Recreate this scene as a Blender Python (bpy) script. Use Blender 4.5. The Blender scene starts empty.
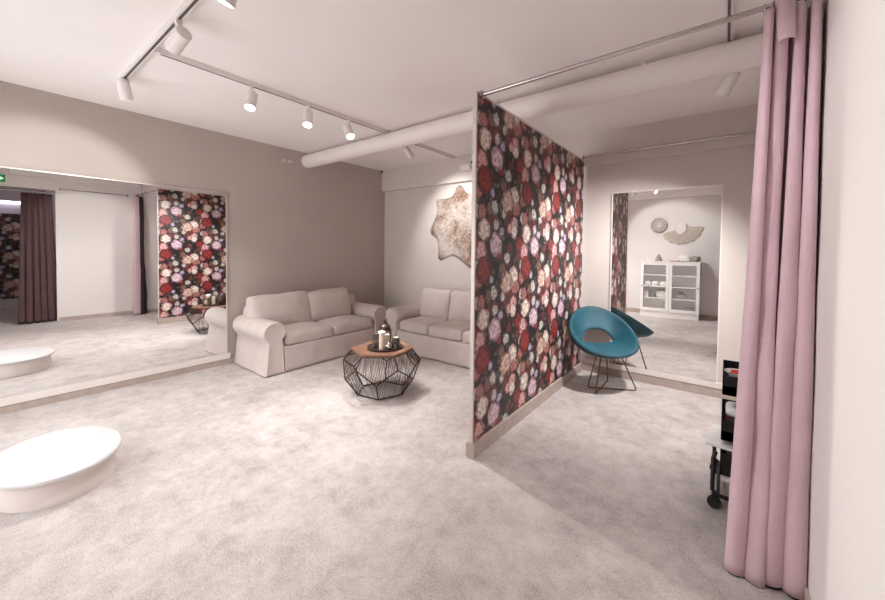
import bpy, bmesh, math, random
from mathutils import Vector, Matrix, noise
from math import sin, cos, pi, radians
random.seed(7)
sc = bpy.context.scene
C = sc.collection

# ------------------------------------------------------------------ measurements of the place (metres)
XL, XR, XRB = -4.759, 0.293, 0.215      # left wall, right wall, right wall inside the fitting booth
YB, YF = 4.338, -0.62                   # back wall, near wall
H = 2.739                               # ceiling
PX, PY0, PY1, PT = -1.333, 2.012, 4.262, 2.447   # floral partition
YBEAM, ZBEAM = 4.268, 2.386

# ------------------------------------------------------------------ helpers
def lin(c):
    return tuple(((v / 12.92) if v <= 0.04045 else ((v + 0.055) / 1.055) ** 2.4) for v in c)
def srgb(r, g, b):
    return lin((r / 255, g / 255, b / 255)) + (1,)

class N:
    """tiny node-tree writer"""
    def __init__(s, tree): s.t = tree; s.n = tree.nodes; s.l = tree.links
    def add(s, typ, **kw):
        nd = s.n.new(typ)
        ins = kw.pop('ins', {})
        for k, v in kw.items(): setattr(nd, k, v)
        for k, v in ins.items():
            if isinstance(v, bpy.types.NodeSocket): s.l.new(v, nd.inputs[k])
            else: nd.inputs[k].default_value = v
        return nd
    def math(s, op, a, b=None, c=None, clamp=False):
        i = {0: a}
        if b is not None: i[1] = b
        if c is not None: i[2] = c
        return s.add('ShaderNodeMath', operation=op, use_clamp=clamp, ins=i).outputs[0]
    def vec(s, op, a, b=None, c=None):
        i = {0: a}
        if b is not None: i[1] = b
        if c is not None: i[2] = c
        return s.add('ShaderNodeVectorMath', operation=op, ins=i).outputs[0]
    def mix(s, f, a, b):
        nd = s.add('ShaderNodeMix', data_type='RGBA')
        for k, v in ((0, f), (6, a), (7, b)):
            if isinstance(v, bpy.types.NodeSocket): s.l.new(v, nd.inputs[k])
            else: nd.inputs[k].default_value = v
        return nd.outputs[2]
    def smooth(s, v, a, b, lo=0.0, hi=1.0):
        nd = s.add('ShaderNodeMapRange', interpolation_type='SMOOTHSTEP', ins={0: v, 1: a, 2: b, 3: lo, 4: hi})
        return nd.outputs[0]
    def ramp(s, f, stops):
        nd = s.add('ShaderNodeValToRGB', ins={0: f})
        e = nd.color_ramp.elements
        while len(e) < len(stops): e.new(0.5)
        for q, (p, c) in zip(e, stops): q.position = p; q.color = c
        return nd.outputs[0]

MATS = {}
def base_mat(name):
    m = bpy.data.materials.new(name); m.use_nodes = True
    b = m.node_tree.nodes['Principled BSDF']
    MATS[name] = m
    return m, b, N(m.node_tree)

def mat(name, col, rough=0.6, metal=0.0, var=0.06, scale=6.0, bump=0.0, bscale=60.0, coords='Object', sheen=0.0, spec=None, trans=0.0, alpha=None, coat=0):
    """plain procedural surface: colour with a little noise, optional fine bump"""
    m, b, n = base_mat(name)
    tc = n.add('ShaderNodeTexCoord').outputs[coords]
    nz = n.add('ShaderNodeTexNoise', ins={'Vector': tc, 'Scale': scale, 'Detail': 4.0}).outputs[0]
    d = tuple(max(0, c * (1 - var)) for c in col[:3]) + (1,)
    l = tuple(min(1, c * (1 + var)) for c in col[:3]) + (1,)
    n.l.new(n.ramp(nz, [(0.3, d), (0.7, l)]), b.inputs['Base Color'])
    b.inputs['Roughness'].default_value = rough
    b.inputs['Metallic'].default_value = metal
    if sheen: b.inputs['Sheen Weight'].default_value = sheen
    if spec is not None: b.inputs['Specular IOR Level'].default_value = spec
    if trans: b.inputs['Transmission Weight'].default_value = trans
    if alpha is not None: b.inputs['Alpha'].default_value = alpha
    if coat: b.inputs['Coat Weight'].default_value = coat
    if bump:
        n2 = n.add('ShaderNodeTexNoise', ins={'Vector': tc, 'Scale': bscale, 'Detail': 3.0}).outputs[0]
        bp = n.add('ShaderNodeBump', ins={'Strength': bump, 'Distance': 0.01, 'Height': n2})
        n.l.new(bp.outputs[0], b.inputs['Normal'])
    return m

def emit_mat(name, col, strength):
    m, b, n = base_mat(name)
    tc = n.add('ShaderNodeTexCoord').outputs['Object']
    nz = n.add('ShaderNodeTexNoise', ins={'Vector': tc, 'Scale': 8.0}).outputs[0]
    n.l.new(n.ramp(nz, [(0, tuple(c * 0.95 for c in col[:3]) + (1,)), (1, col)]), b.inputs['Emission Color'])
    b.inputs['Base Color'].default_value = col
    b.inputs['Emission Strength'].default_value = strength
    return m

def finish(o, smooth=True, angle=40):
    me = o.data
    if smooth:
        me.polygons.foreach_set('use_smooth', [True] * len(me.polygons))
        try: me.set_sharp_from_angle(angle=radians(angle))
        except Exception: pass

def obj(name, bm, m, parent=None, smooth=True, angle=40):
    bmesh.ops.recalc_face_normals(bm, faces=bm.faces)
    me = bpy.data.meshes.new(name); bm.to_mesh(me); bm.free()
    if isinstance(m, (list, tuple)):
        for q in m: me.materials.append(q)
    elif m: me.materials.append(m)
    o = bpy.data.objects.new(name, me); C.objects.link(o)
    if parent: o.parent = parent
    finish(o, smooth, angle)
    return o

def tag(o, label, cat, group=None):
    o['label'] = label; o['category'] = cat
    if group: o['group'] = group
    return o

def thing(name, label, cat, loc=(0, 0, 0), rz=0.0, group=None):
    o = bpy.data.objects.new(name, None); C.objects.link(o)
    o.empty_display_size = 0.1
    o.location = loc; o.rotation_euler = (0, 0, rz)
    return tag(o, label, cat, group)

def struct(name, bm, m, smooth=False):
    o = obj(name, bm, m, None, smooth); o['kind'] = 'structure'; return o

def dup(root, loc=None, rz=None):
    r = root.copy(); C.objects.link(r)
    if loc is not None: r.location = loc
    if rz is not None: r.rotation_euler = (0, 0, rz)
    for ch in list(root.children):
        c = ch.copy(); C.objects.link(c); c.parent = r
        for g in list(ch.children):
            d = g.copy(); C.objects.link(d); d.parent = c
    return r

def box(bm, x0, x1, y0, y1, z0, z1, bev=0.0, seg=2):
    v = [bm.verts.new((x, y, z)) for z in (z0, z1) for y in (y0, y1) for x in (x0, x1)]
    f = [bm.faces.new([v[i] for i in q]) for q in ((0, 2, 3, 1), (4, 5, 7, 6), (0, 1, 5, 4), (2, 6, 7, 3), (0, 4, 6, 2), (1, 3, 7, 5))]
    if bev:
        es = list({e for q in f for e in q.edges})
        bmesh.ops.bevel(bm, geom=es, offset=bev, segments=seg, profile=0.5, affect='EDGES')
    return v

def nb(): return bmesh.new()
def boxes(*bs, bev=0.0):
    bm = nb()
    for b in bs: box(bm, *b, bev=bev)
    return bm

def tube(bm, pts, r, n=10, cap=True, closed=False):
    pts = [Vector(p) for p in pts]; k = len(pts); rings = []
    up0 = None
    for i, p in enumerate(pts):
        a = pts[(i - 1) % k] if (closed or i > 0) else p
        b = pts[(i + 1) % k] if (closed or i < k - 1) else p
        t = (b - a).normalized()
        if up0 is None:
            up0 = Vector((0, 0, 1)) if abs(t.z) < 0.9 else Vector((1, 0, 0))
        s = t.cross(up0)
        if s.length < 1e-5: s = t.orthogonal()
        s.normalize(); u = s.cross(t).normalized(); up0 = u
        rr = r[i] if isinstance(r, (list, tuple)) else r
        # widen at corners so that the tube keeps its thickness
        rings.append([bm.verts.new(p + (s * cos(2 * pi * j / n) + u * sin(2 * pi * j / n)) * rr) for j in range(n)])
    m = k if closed else k - 1
    for i in range(m):
        A, B = rings[i], rings[(i + 1) % k]
        for j in range(n):
            bm.faces.new((A[j], A[(j + 1) % n], B[(j + 1) % n], B[j]))
    if cap and not closed:
        bm.faces.new(list(reversed(rings[0]))); bm.faces.new(rings[-1])
    return bm

def lathe(bm, prof, n=40, c=(0, 0, 0), cap=True):
    rings = []
    for r, z in prof:
        rings.append([bm.verts.new((c[0] + r * cos(2 * pi * j / n), c[1] + r * sin(2 * pi * j / n), c[2] + z)) for j in range(n)])
    for A, B in zip(rings, rings[1:]):
        for j in range(n): bm.faces.new((A[j], A[(j + 1) % n], B[(j + 1) % n], B[j]))
    if cap:
        if prof[0][0] > 1e-6: bm.faces.new(list(reversed(rings[0])))
        if prof[-1][0] > 1e-6: bm.faces.new(rings[-1])
    bmesh.ops.remove_doubles(bm, verts=bm.verts, dist=1e-6)
    return bm

def extrude_poly(bm, poly, axis, a, b):
    """poly = list of 2D points; extruded along axis ('x','y','z') from a to b"""
    def P(q, t):
        return {'x': (t, q[0], q[1]), 'y': (q[0], t, q[1]), 'z': (q[0], q[1], t)}[axis]
    A = [bm.verts.new(P(q, a)) for q in poly]; B = [bm.verts.new(P(q, b)) for q in poly]
    k = len(poly)
    bm.faces.new(A); bm.faces.new(list(reversed(B)))
    for i in range(k): bm.faces.new((A[i], B[i], B[(i + 1) % k], A[(i + 1) % k]))
    return bm

def soft_box(bm, size, c=(0, 0, 0), r=0.05, cuts=9, crown=0.0, crown_axis=2, wob=0.0, seed=0, M=None):
    """upholstered block: rounded box, optional crown on both faces of one axis, small wobble"""
    w = [s / 2 for s in size]
    tmp = nb()
    bmesh.ops.create_cube(tmp, size=2)
    bmesh.ops.subdivide_edges(tmp, edges=tmp.edges, cuts=cuts, use_grid_fill=True)
    vm = {}
    for v in tmp.verts:
        p = Vector(v.co)
        q = Vector([p[i] * w[i] for i in range(3)])
        # concentrate samples near the borders
        q = Vector([w[i] * math.copysign(1 - (1 - abs(p[i])) ** 1.35, p[i]) for i in range(3)])
        inner = Vector([max(-(w[i] - r), min(w[i] - r, q[i])) for i in range(3)])
        d = q - inner
        m = max(abs(d.x), abs(d.y), abs(d.z))
        if d.length > 1e-9: q = inner + d.normalized() * m
        a = crown_axis; o = [i for i in range(3) if i != a]
        if crown:
            f = (1 - (q[o[0]] / w[o[0]]) ** 2) * (1 - (q[o[1]] / w[o[1]]) ** 2)
            q[a] += crown * max(0, f) ** 0.7 * (q[a] / w[a])
        if wob:
            s = Vector((seed * 3.1, seed * 1.7, seed))
            q += Vector((noise.noise(q * 6 + s), noise.noise(q * 6 + s + Vector((9, 0, 0))), noise.noise(q * 5 + s + Vector((0, 9, 0))))) * wob
        if M: q = M @ q
        vm[v.index] = bm.verts.new(q + Vector(c))
    for f in tmp.faces: bm.faces.new([vm[v.index] for v in f.verts])
    tmp.free()
    return bm

# ------------------------------------------------------------------ materials
def wall_material(name, col, bricks=False):
    m, b, n = base_mat(name)
    g = n.add('ShaderNodeNewGeometry').outputs['Position']
    nz = n.add('ShaderNodeTexNoise', ins={'Vector': g, 'Scale': 1.3, 'Detail': 5.0}).outputs[0]
    d = tuple(c * 0.97 for c in col[:3]) + (1,); l = tuple(min(1, c * 1.03) for c in col[:3]) + (1,)
    n.l.new(n.ramp(nz, [(0.3, d), (0.7, l)]), b.inputs['Base Color'])
    b.inputs['Roughness'].default_value = 0.75
    n2 = n.add('ShaderNodeTexNoise', ins={'Vector': g, 'Scale': 55.0, 'Detail': 4.0}).outputs[0]
    bp = n.add('ShaderNodeBump', ins={'Strength': 0.12, 'Distance': 0.006, 'Height': n2})
    last = bp
    if bricks:   # painted-over blocks showing faintly through the paint
        sp = n.add('ShaderNodeSeparateXYZ', ins={0: g})
        cb = n.add('ShaderNodeCombineXYZ', ins={0: sp.outputs[1], 1: sp.outputs[2]})
        br = n.add('ShaderNodeTexBrick', ins={'Vector': cb.outputs[0], 'Scale': 1.0, 'Mortar Size': 0.006, 'Brick Width': 0.42, 'Row Height': 0.2, 'Mortar Smooth': 0.6})
        bp2 = n.add('ShaderNodeBump', invert=True, ins={'Strength': 0.1, 'Distance': 0.006, 'Height': br.outputs['Fac'], 'Normal': bp.outputs[0]})
        last = bp2
    n.l.new(last.outputs[0], b.inputs['Normal'])
    return m

TAUPE = srgb(176, 165, 157)
m_wall = wall_material('taupe_paint', TAUPE)
m_wall_block = wall_material('taupe_paint_on_blocks', TAUPE, True)
m_wall_mid = wall_material('light_taupe_paint', srgb(206, 197, 191))
m_wall_light = wall_material('pale_paint', srgb(219, 213, 210))
m_ceil = wall_material('ceiling_paint', srgb(236, 230, 228))
m_base = mat('taupe_skirting', srgb(174, 159, 150), 0.55, var=0.1, scale=14)
m_ledge = mat('white_ledge', srgb(224, 216, 210), 0.5, var=0.03)
m_gap = mat('dark_joint', srgb(70, 58, 52), 0.8)

def carpet(name, dark, light):
    m, b, n = base_mat(name)
    g = n.add('ShaderNodeNewGeometry').outputs['Position']
    wn = n.add('ShaderNodeTexNoise', ins={'Vector': g, 'Scale': 2.2, 'Detail': 3.0, 'Distortion': 0.6}).outputs[0]
    mid = n.add('ShaderNodeTexNoise', ins={'Vector': g, 'Scale': 8.0, 'Detail': 10.0, 'Roughness': 0.8, 'Distortion': 0.35}).outputs[0]
    fin = n.add('ShaderNodeTexNoise', ins={'Vector': g, 'Scale': 130.0, 'Detail': 4.0, 'Roughness': 0.8}).outputs[0]
    v = n.math('ADD', n.math('MULTIPLY', wn, 0.3), n.math('MULTIPLY', mid, 0.7))
    v = n.math('ADD', v, n.math('MULTIPLY', n.math('SUBTRACT', fin, 0.5), 0.85))
    n.l.new(n.ramp(v, [(0.35, dark), (0.47, tuple((a + c) / 2 for a, c in zip(dark, light))), (0.63, light)]), b.inputs['Base Color'])
    b.inputs['Roughness'].default_value = 0.95
    b.inputs['Specular IOR Level'].default_value = 0.1
    b.inputs['Sheen Weight'].default_value = 0.15
    hh = n.math('ADD', n.math('MULTIPLY', fin, 0.6), n.math('MULTIPLY', mid, 0.8))
    bp = n.add('ShaderNodeBump', ins={'Strength': 0.8, 'Distance': 0.02, 'Height': hh})
    n.l.new(bp.outputs[0], b.inputs['Normal'])
    return m
m_carpet = carpet('greige_carpet', srgb(162, 150, 146), srgb(212, 203, 199))

m_white = mat('white_lacquer', srgb(236, 232, 230), 0.4, var=0.02)
m_podtop = mat('white_podium_top', srgb(206, 204, 203), 0.45, var=0.015)
m_podside = mat('podium_side', srgb(222, 212, 207), 0.6, var=0.03)
m_chrome = mat('chrome', srgb(190, 184, 182), 0.18, 1.0, var=0.03)
m_alu = mat('pale_metal_trim', srgb(205, 196, 190), 0.4, 0.3, var=0.03)
m_black = mat('black_metal', srgb(30, 28, 28), 0.45, 0.3)
m_blackfab = mat('black_fabric', srgb(26, 22, 24), 0.9, bump=0.3, bscale=200)
m_rubber = mat('black_rubber', srgb(24, 23, 24), 0.7)
m_linen = mat('greige_linen', srgb(200, 188, 182), 0.95, var=0.05, scale=9, bump=0.35, bscale=260, sheen=0.2, spec=0.15)
m_pipe = mat('white_pipe_paint', srgb(228, 220, 216), 0.5, var=0.02)
m_trackslot = mat('track_slot', srgb(88, 78, 74), 0.6)
m_lampwhite = mat('lamp_white', srgb(226, 220, 218), 0.45, var=0.02)
m_lens = emit_mat('lamp_lens', (1, 0.95, 0.9, 1), 14.0)
m_dark = mat('dark_plastic', srgb(48, 44, 43), 0.5)
m_wax = mat('cream_wax', srgb(232, 218, 196), 0.5, var=0.03)
m_silver = mat('silver_glass', srgb(200, 194, 190), 0.12, 1.0)
m_smoke = mat('smoky_glass', srgb(150, 138, 128), 0.08, 0.0, trans=0.75)
m_clearglass = mat('clear_glass', srgb(235, 235, 232), 0.03, 0.0, var=0.0, alpha=0.09)
m_brown = mat('dark_brown_glaze', srgb(62, 44, 38), 0.35, var=0.2, scale=20)
m_wire = mat('dark_bronze_wire', srgb(62, 46, 38), 0.45, 0.6)
m_legs = mat('antique_brass', srgb(112, 88, 66), 0.35, 0.8)

def mirror_mat():
    m, b, n = base_mat('mirror_glass')
    tc = n.add('ShaderNodeTexCoord').outputs['Object']
    nz = n.add('ShaderNodeTexNoise', ins={'Vector': tc, 'Scale': 0.8}).outputs[0]
    n.l.new(n.ramp(nz, [(0, (0.86, 0.86, 0.86, 1)), (1, (0.89, 0.89, 0.885, 1))]), b.inputs['Base Color'])
    b.inputs['Metallic'].default_value = 1; b.inputs['Roughness'].default_value = 0.0
    return m
m_mirror = mirror_mat()

def wood_mat():
    m, b, n = base_mat('brown_plank_wood')
    tc = n.add('ShaderNodeTexCoord').outputs['Object']
    mp = n.add('ShaderNodeMapping', ins={'Vector': tc, 'Rotation': (0, 0, radians(28)), 'Scale': (1.5, 11, 1)})
    w = n.add('ShaderNodeTexNoise', ins={'Vector': mp.outputs[0], 'Scale': 4.0, 'Detail': 6.0, 'Roughness': 0.65}).outputs[0]
    sx = n.add('ShaderNodeSeparateXYZ', ins={0: mp.outputs[0]}).outputs[1]
    pl = n.math('FLOOR', n.math('DIVIDE', sx, 1.1))
    wn = n.add('ShaderNodeTexWhiteNoise', noise_dimensions='1D', ins={'W': pl}).outputs[0]
    v = n.math('ADD', n.math('MULTIPLY', w, 0.75), n.math('MULTIPLY', wn, 0.3))
    n.l.new(n.ramp(v, [(0.25, srgb(88, 58, 44)), (0.5, srgb(140, 102, 80)), (0.8, srgb(182, 146, 120))]), b.inputs['Base Color'])
    b.inputs['Roughness'].default_value = 0.5
    return m
m_wood = wood_mat()

# floral wallpaper: printed roses that repeat on a 0.66 x 0.62 m tile
TW, TH = 0.66, 0.62
def bloom_group():
    g = bpy.data.node_groups.new('printed_bloom', 'ShaderNodeTree')
    I = g.interface
    for nm, t in (('Coord', 'NodeSocketVector'), ('Center', 'NodeSocketVector'), ('Size', 'NodeSocketFloat'), ('Phase', 'NodeSocketFloat'),
                  ('Light', 'NodeSocketColor'), ('Dark', 'NodeSocketColor'), ('Under', 'NodeSocketColor'), ('Rag', 'NodeSocketFloat')):
        I.new_socket(nm, in_out='INPUT', socket_type=t)
    I.new_socket('Color', in_out='OUTPUT', socket_type='NodeSocketColor')
    n = N(g)
    gi = g.nodes.new('NodeGroupInput').outputs; go = g.nodes.new('NodeGroupOutput')
    d = n.vec('SUBTRACT', gi['Coord'], gi['Center'])
    w = n.add('ShaderNodeVectorMath', operation='WRAP', ins={0: d, 1: (TW / 2, TH / 2, 0.5), 2: (-TW / 2, -TH / 2, -0.5)}).outputs[0]
    s = n.add('ShaderNodeSeparateXYZ', ins={0: w})
    x = n.math('DIVIDE', s.outputs[0], gi['Size']); y = n.math('DIVIDE', s.outputs[1], gi['Size'])
    r = n.math('SQRT', n.math('ADD', n.math('MULTIPLY', x, x), n.math('MULTIPLY', y, y)))
    a = n.math('ARCTAN2', y, x)
    lob = n.math('SINE', n.math('ADD', n.math('MULTIPLY', a, 6.0), gi['Phase']))
    e = n.math('ADD', r, n.math('MULTIPLY', lob, 0.035))
    mask = n.smooth(e, 0.9, 1.02, 1.0, 0.0)
    ph = n.math('MULTIPLY', gi['Phase'], 2.3)
    inner = n.math('SINE', n.math('ADD', n.math('MULTIPLY', a, 5.0), ph))
    sp = n.math('SINE', n.math('ADD', n.math('ADD', n.math('MULTIPLY', r, 9.0), n.math('MULTIPLY', a, 2.0)), n.math('ADD', n.math('MULTIPLY', inner, 1.3), ph)))
    t = n.math('ADD', n.math('MULTIPLY', sp, 0.24), 0.26)
    t = n.math('ADD', t, n.smooth(e, 0.5, 1.0, 0.0, 0.7))
    t = n.math('ADD', t, gi['Rag'])
    t = n.math('ADD', t, n.smooth(r, 0.0, 0.3, 0.2, 0.0), clamp=True)
    col = n.mix(t, gi['Light'], gi['Dark'])
    n.l.new(n.mix(mask, gi['Under'], col), go.inputs[0])
    return g
BLOOM = bloom_group()

def floral():
    m, b, n = base_mat('floral_wallpaper')
    pos = n.add('ShaderNodeNewGeometry').outputs['Position']
    sp = n.add('ShaderNodeSeparateXYZ', ins={0: pos})
    co = n.add('ShaderNodeCombineXYZ', ins={0: n.math('SUBTRACT', sp.outputs[1], 2.13), 1: n.math('SUBTRACT', sp.outputs[2], 2.16)}).outputs[0]
    wr = n.add('ShaderNodeTexNoise', ins={'Vector': co, 'Scale': 20.0, 'Detail': 5.0, 'Roughness': .62}).outputs[1]
    wv = n.vec('MULTIPLY', n.vec('SUBTRACT', wr, (0.5, 0.5, 0.5)), (0.05, 0.05, 0))
    cw = n.vec('ADD', co, wv)
    rg = n.add('ShaderNodeTexNoise', ins={'Vector': co, 'Scale': 30.0, 'Detail': 4.0, 'Roughness': .6}).outputs[0]
    rag = n.math('MULTIPLY', n.math('SUBTRACT', rg, .5), 1.7)
    vo = n.add('ShaderNodeTexVoronoi', voronoi_dimensions='2D', ins={'Vector': cw, 'Scale': 22.0})
    lum = n.add('ShaderNodeSeparateColor', ins={0: vo.outputs['Color']}).outputs[0]
    leaf = n.ramp(lum, [(0.0, srgb(22, 17, 22)), (0.35, srgb(34, 28, 30)), (0.55, srgb(70, 34, 36)), (0.72, srgb(52, 52, 46)), (0.9, srgb(112, 106, 98)), (1.0, srgb(84, 66, 62))])
    shade = n.smooth(vo.outputs['Distance'], 0.15, 0.62)
    col = n.mix(shade, leaf, srgb(20, 15, 19))
    cream = (srgb(232, 220, 210), srgb(136, 104, 92)); mauve = (srgb(220, 194, 202), srgb(120, 84, 98)); pink = (srgb(218, 172, 168), srgb(120, 64, 68))
    red = (srgb(146, 50, 46), srgb(58, 14, 18)); coral = (srgb(180, 118, 110), srgb(84, 36, 38)); maroon = (srgb(116, 54, 52), srgb(42, 18, 22))
    rust = (srgb(212, 184, 168), srgb(96, 50, 44)); bud = (srgb(206, 200, 192), srgb(70, 64, 62)); brown = (srgb(134, 96, 82), srgb(52, 32, 32))
    lilac = (srgb(190, 176, 196), srgb(88, 72, 96))
    fl = [(.08, .05, .052, maroon), (.15, -.56, .062, maroon), (.33, -.54, .055, maroon), (.26, -.28, .048, brown), (.60, -.02, .05, maroon),
          (.22, -.10, .04, brown), (.58, -.26, .045, bud), (.37, -.12, .042, maroon), (.10, -.35, .03, lilac), (.24, .0, .036, lilac), (.37, .03, .04, pink), (.52, -.19, .045, maroon), (.22, -.18, .036, red), (.07, -.47, .045, brown), (.38, -.47, .04, maroon), (.27, -.49, .035, bud), (.58, -.36, .05, coral), (.26, -.40, .04, maroon), (.16, .04, .04, bud), (.58,-.50,.045,bud),
          (.33, -.20, .046, bud), (-.03, .12, .052, coral), (.53, -.09, .062, red), (.44, -.555, .055, pink), (.14, -.45, .048, bud),
          (.47, -.43, .064, coral), (-.04, -.15, .066, pink), (.44, -.335, .068, cream), (.33, -.39, .086, rust), (.0, -.28, .092, red),
          (.16, -.10, .080, mauve), (.0, .0, .072, cream), (.44, .01, .05, cream)]
    for i, (x, y, s, (L, D)) in enumerate(fl):
        nd = n.add('ShaderNodeGroup'); nd.node_tree = BLOOM
        n.l.new(cw, nd.inputs['Coord']); n.l.new(col, nd.inputs['Under'])
        nd.inputs['Center'].default_value = (x, y, 0); nd.inputs['Size'].default_value = s * 1.14; n.l.new(rag, nd.inputs['Rag']); nd.inputs['Phase'].default_value = i * 1.7
        nd.inputs['Light'].default_value = L; nd.inputs['Dark'].default_value = D
        col = nd.outputs[0]
    n.l.new(col, b.inputs['Base Color'])
    b.inputs['Roughness'].default_value = 0.42
    return m
m_floral = floral()

def velvet(name, col, dark):
    m, b, n = base_mat(name)
    tc = n.add('ShaderNodeTexCoord').outputs['Object']
    nz = n.add('ShaderNodeTexNoise', ins={'Vector': tc, 'Scale': 7.0, 'Detail': 5.0}).outputs[0]
    n.l.new(n.ramp(nz, [(0.3, dark), (0.7, col)]), b.inputs['Base Color'])
    b.inputs['Roughness'].default_value = 0.6
    b.inputs['Sheen Weight'].default_value = 0.3
    b.inputs['Sheen Tint'].default_value = tuple(min(1, c * 2 + .1) for c in col[:3]) + (1,)
    return m
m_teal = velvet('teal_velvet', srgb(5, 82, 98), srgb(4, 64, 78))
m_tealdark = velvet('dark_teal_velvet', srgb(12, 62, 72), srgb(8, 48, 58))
m_pink = mat('pink_curtain_cloth', srgb(203, 174, 183), 0.75, var=0.04, scale=5, bump=0.25, bscale=120, sheen=0.2)
m_plum = mat('plum_curtain_cloth', srgb(80, 56, 57), 0.85, var=0.1, scale=6, bump=0.25, bscale=120)
m_lining = mat('blackout_lining', srgb(44, 34, 37), 0.85, var=0.1)

# ------------------------------------------------------------------ the room shell
struct('floor', boxes((XL - .15, 3.15, -.9, 4.5, -.12, 0)), m_carpet)
struct('ceiling', boxes((XL - .15, 3.15, -.9, 4.5, H, H + .12)), m_ceil)
struct('wall_left', boxes((XL - .12, XL, -.8, 4.46, 0, H)), m_wall_block)
struct('wall_back', boxes((XL, .42, YB, YB + .12, 0, H)), m_wall_mid)
struct('wall_near', boxes((-2.15, 3.1, YF - .12, YF, 0, H), (XL, -4.62, YF - .12, YF, 0, H), (-4.62, -2.15, YF - .12, YF, 0, .25), (-4.62, -2.15, YF - .12, YF, 2.12, H)), m_wall_light)
wo = struct('added_window_1', boxes((-4.62, -4.57, YF - .1, YF - .03, .25, 2.12), (-2.20, -2.15, YF - .1, YF - .03, .25, 2.12), (-3.41, -3.36, YF - .1, YF - .03, .30, 2.07), (-4.57, -2.20, YF - .1, YF - .03, .25, .30), (-4.57, -2.20, YF - .1, YF - .03, 2.07, 2.12)), m_ledge)  # added out-of-view window and opening in the near wall, for soft fill light
struct('wall_right', boxes((XR, .42, .93, YB, 0, H), (XR, .42, YF, .93, 2.40, H), (XR, .42, YF, -.32, 0, 2.40)), m_wall_light)
struct('wall_booth_side', boxes((XRB, XR, 2.16, YB, 0, H)), m_wall_light)
struct('wall_booth_far', boxes((3.0, 3.12, YF, 1.15, 0, H)), m_wall_light)
struct('wall_booth_end', boxes((.42, 3.0, 1.03, 1.15, 0, H)), m_wall_light)
struct('trim_1', boxes((XL, XRB, YBEAM, YB, ZBEAM, H)), m_wall_mid)                 # dropped beam along the back wall
struct('trim_2', boxes((XL, XR, YF, YF + .12, 2.6, H)), m_ceil)               # dropped beam along the near wall
struct('trim_5', boxes((XR - .1, XR, .40, 2.10, 2.60, H)), m_wall_light)
# skirting boards
struct('baseboard_left', boxes((XL, XL + .022, YF, YB, 0, .062)), m_base)
struct('baseboard_back', boxes((XL + .022, XRB, YB - .02, YB, 0, .085)), m_base)
struct('baseboard_right', boxes((XR - .012, XR, .95, 2.16, 0, .07), (XRB - .012, XRB, 2.16, YB - .02, 0, .07)), m_base)
struct('baseboard_near', boxes((XL + .022, XR, YF, YF + .015, 0, .09)), m_base)

struct('trim_6', boxes((XL, XL + .0235, YF + .1, 1.86, .061, .0665)), m_gap)
# pale ledges under the two mirrors
struct('trim_3', boxes((XL, XL + .028, YF + .1, 1.86, .066, .128)), m_ledge)
struct('trim_4', boxes((-1.3, XRB - .012, YB - .026, YB, .09, .142)), m_ledge)

# ------------------------------------------------------------------ mirrors
t = thing('wall_mirror', 'long frameless mirror covering the lower left wall behind the podium', 'mirror', (XL, 0, 0))
obj('mirror_glass', boxes((0.001, .012, -.5, 1.822, .13, 2.032)), m_mirror, t, False)
obj('edge_strip', boxes((0.001, .017, 1.822, 1.834, .13, 2.04), (0.001, .017, -.5, 1.834, 2.032, 2.042)), m_alu, t, False)
t = thing('wall_mirror', 'tall mirror on the back wall of the fitting booth behind the teal chair', 'mirror', (0, YB, 0))
obj('mirror_glass', boxes((-1.025, -.05, -.012, -.001, .146, 2.045)), m_mirror, t, False)
obj('edge_strip', boxes((-1.037, -1.025, -.017, -.001, .144, 2.057), (-.05, -.038, -.017, -.001, .144, 2.057), (-1.025, -.05, -.017, -.001, 2.045, 2.057)), m_ledge, t, False)

# ------------------------------------------------------------------ floral partition
t = thing('partition', 'freestanding dark floral wallpapered partition between the sofas and the teal chair', 'partition', (PX, PY0, 0))
L = PY1 - PY0
obj('wallpaper_panel', boxes((-.022, 0, .008, L, .10, PT - .015)), m_floral, t, False)
obj('edge_frame', boxes((-.025, .002, -.004, .010, .10, PT), (-.025, .002, .010, L, PT - .015, PT), bev=.001), m_alu, t, False)
obj('skirting', boxes((-.044, .020, -.012, L, 0, .10), bev=.002), m_base, t, False)
t = None
tag(obj('floral_panel', boxes((2.985, 2.999, YF + .05, 1.02, .22, 2.08)), m_floral, None, False), 'floral wallpaper panel deep in the second booth, beyond the plum curtain', 'wallpaper')

# ------------------------------------------------------------------ curtain rails
def rod(name, label, a, b, r=.0125, brackets=()):
    a = Vector(a); b = Vector(b)
    root = thing(name, label, 'curtain rail', a)
    d = b - a
    obj('rail_tube', tube(nb(), [(0, 0, 0), d], r, 14), m_chrome, root)
    for s in (0, 1):
        p = d * s; u = d.normalized() * (1 if s == 0 else -1)
        obj('end_flange', tube(nb(), [p, p + u * .012], .028, 18), m_chrome, root)
    return root
rod('curtain_rail', 'chrome curtain rail carrying the pink curtain across the booth front', (PX + .006, 2.06, 2.432), (XR - .001, 2.06, 2.45))
rod('curtain_rail', 'chrome rail across the back of the booth below the ceiling beam', (PX + .006, 4.2, 2.468), (XRB - .001, 4.2, 2.468), .014)
rod('curtain_rail', 'thin chrome rail along the right wall between the two curtains', (.262, .98, 2.43), (.262, 1.93, 2.43), .008)
rod('curtain_rail', 'chrome rail carrying the dark plum curtain at the opening in the right wall', (.335, -.319, 2.345), (.335, .929, 2.345), .012)

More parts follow.
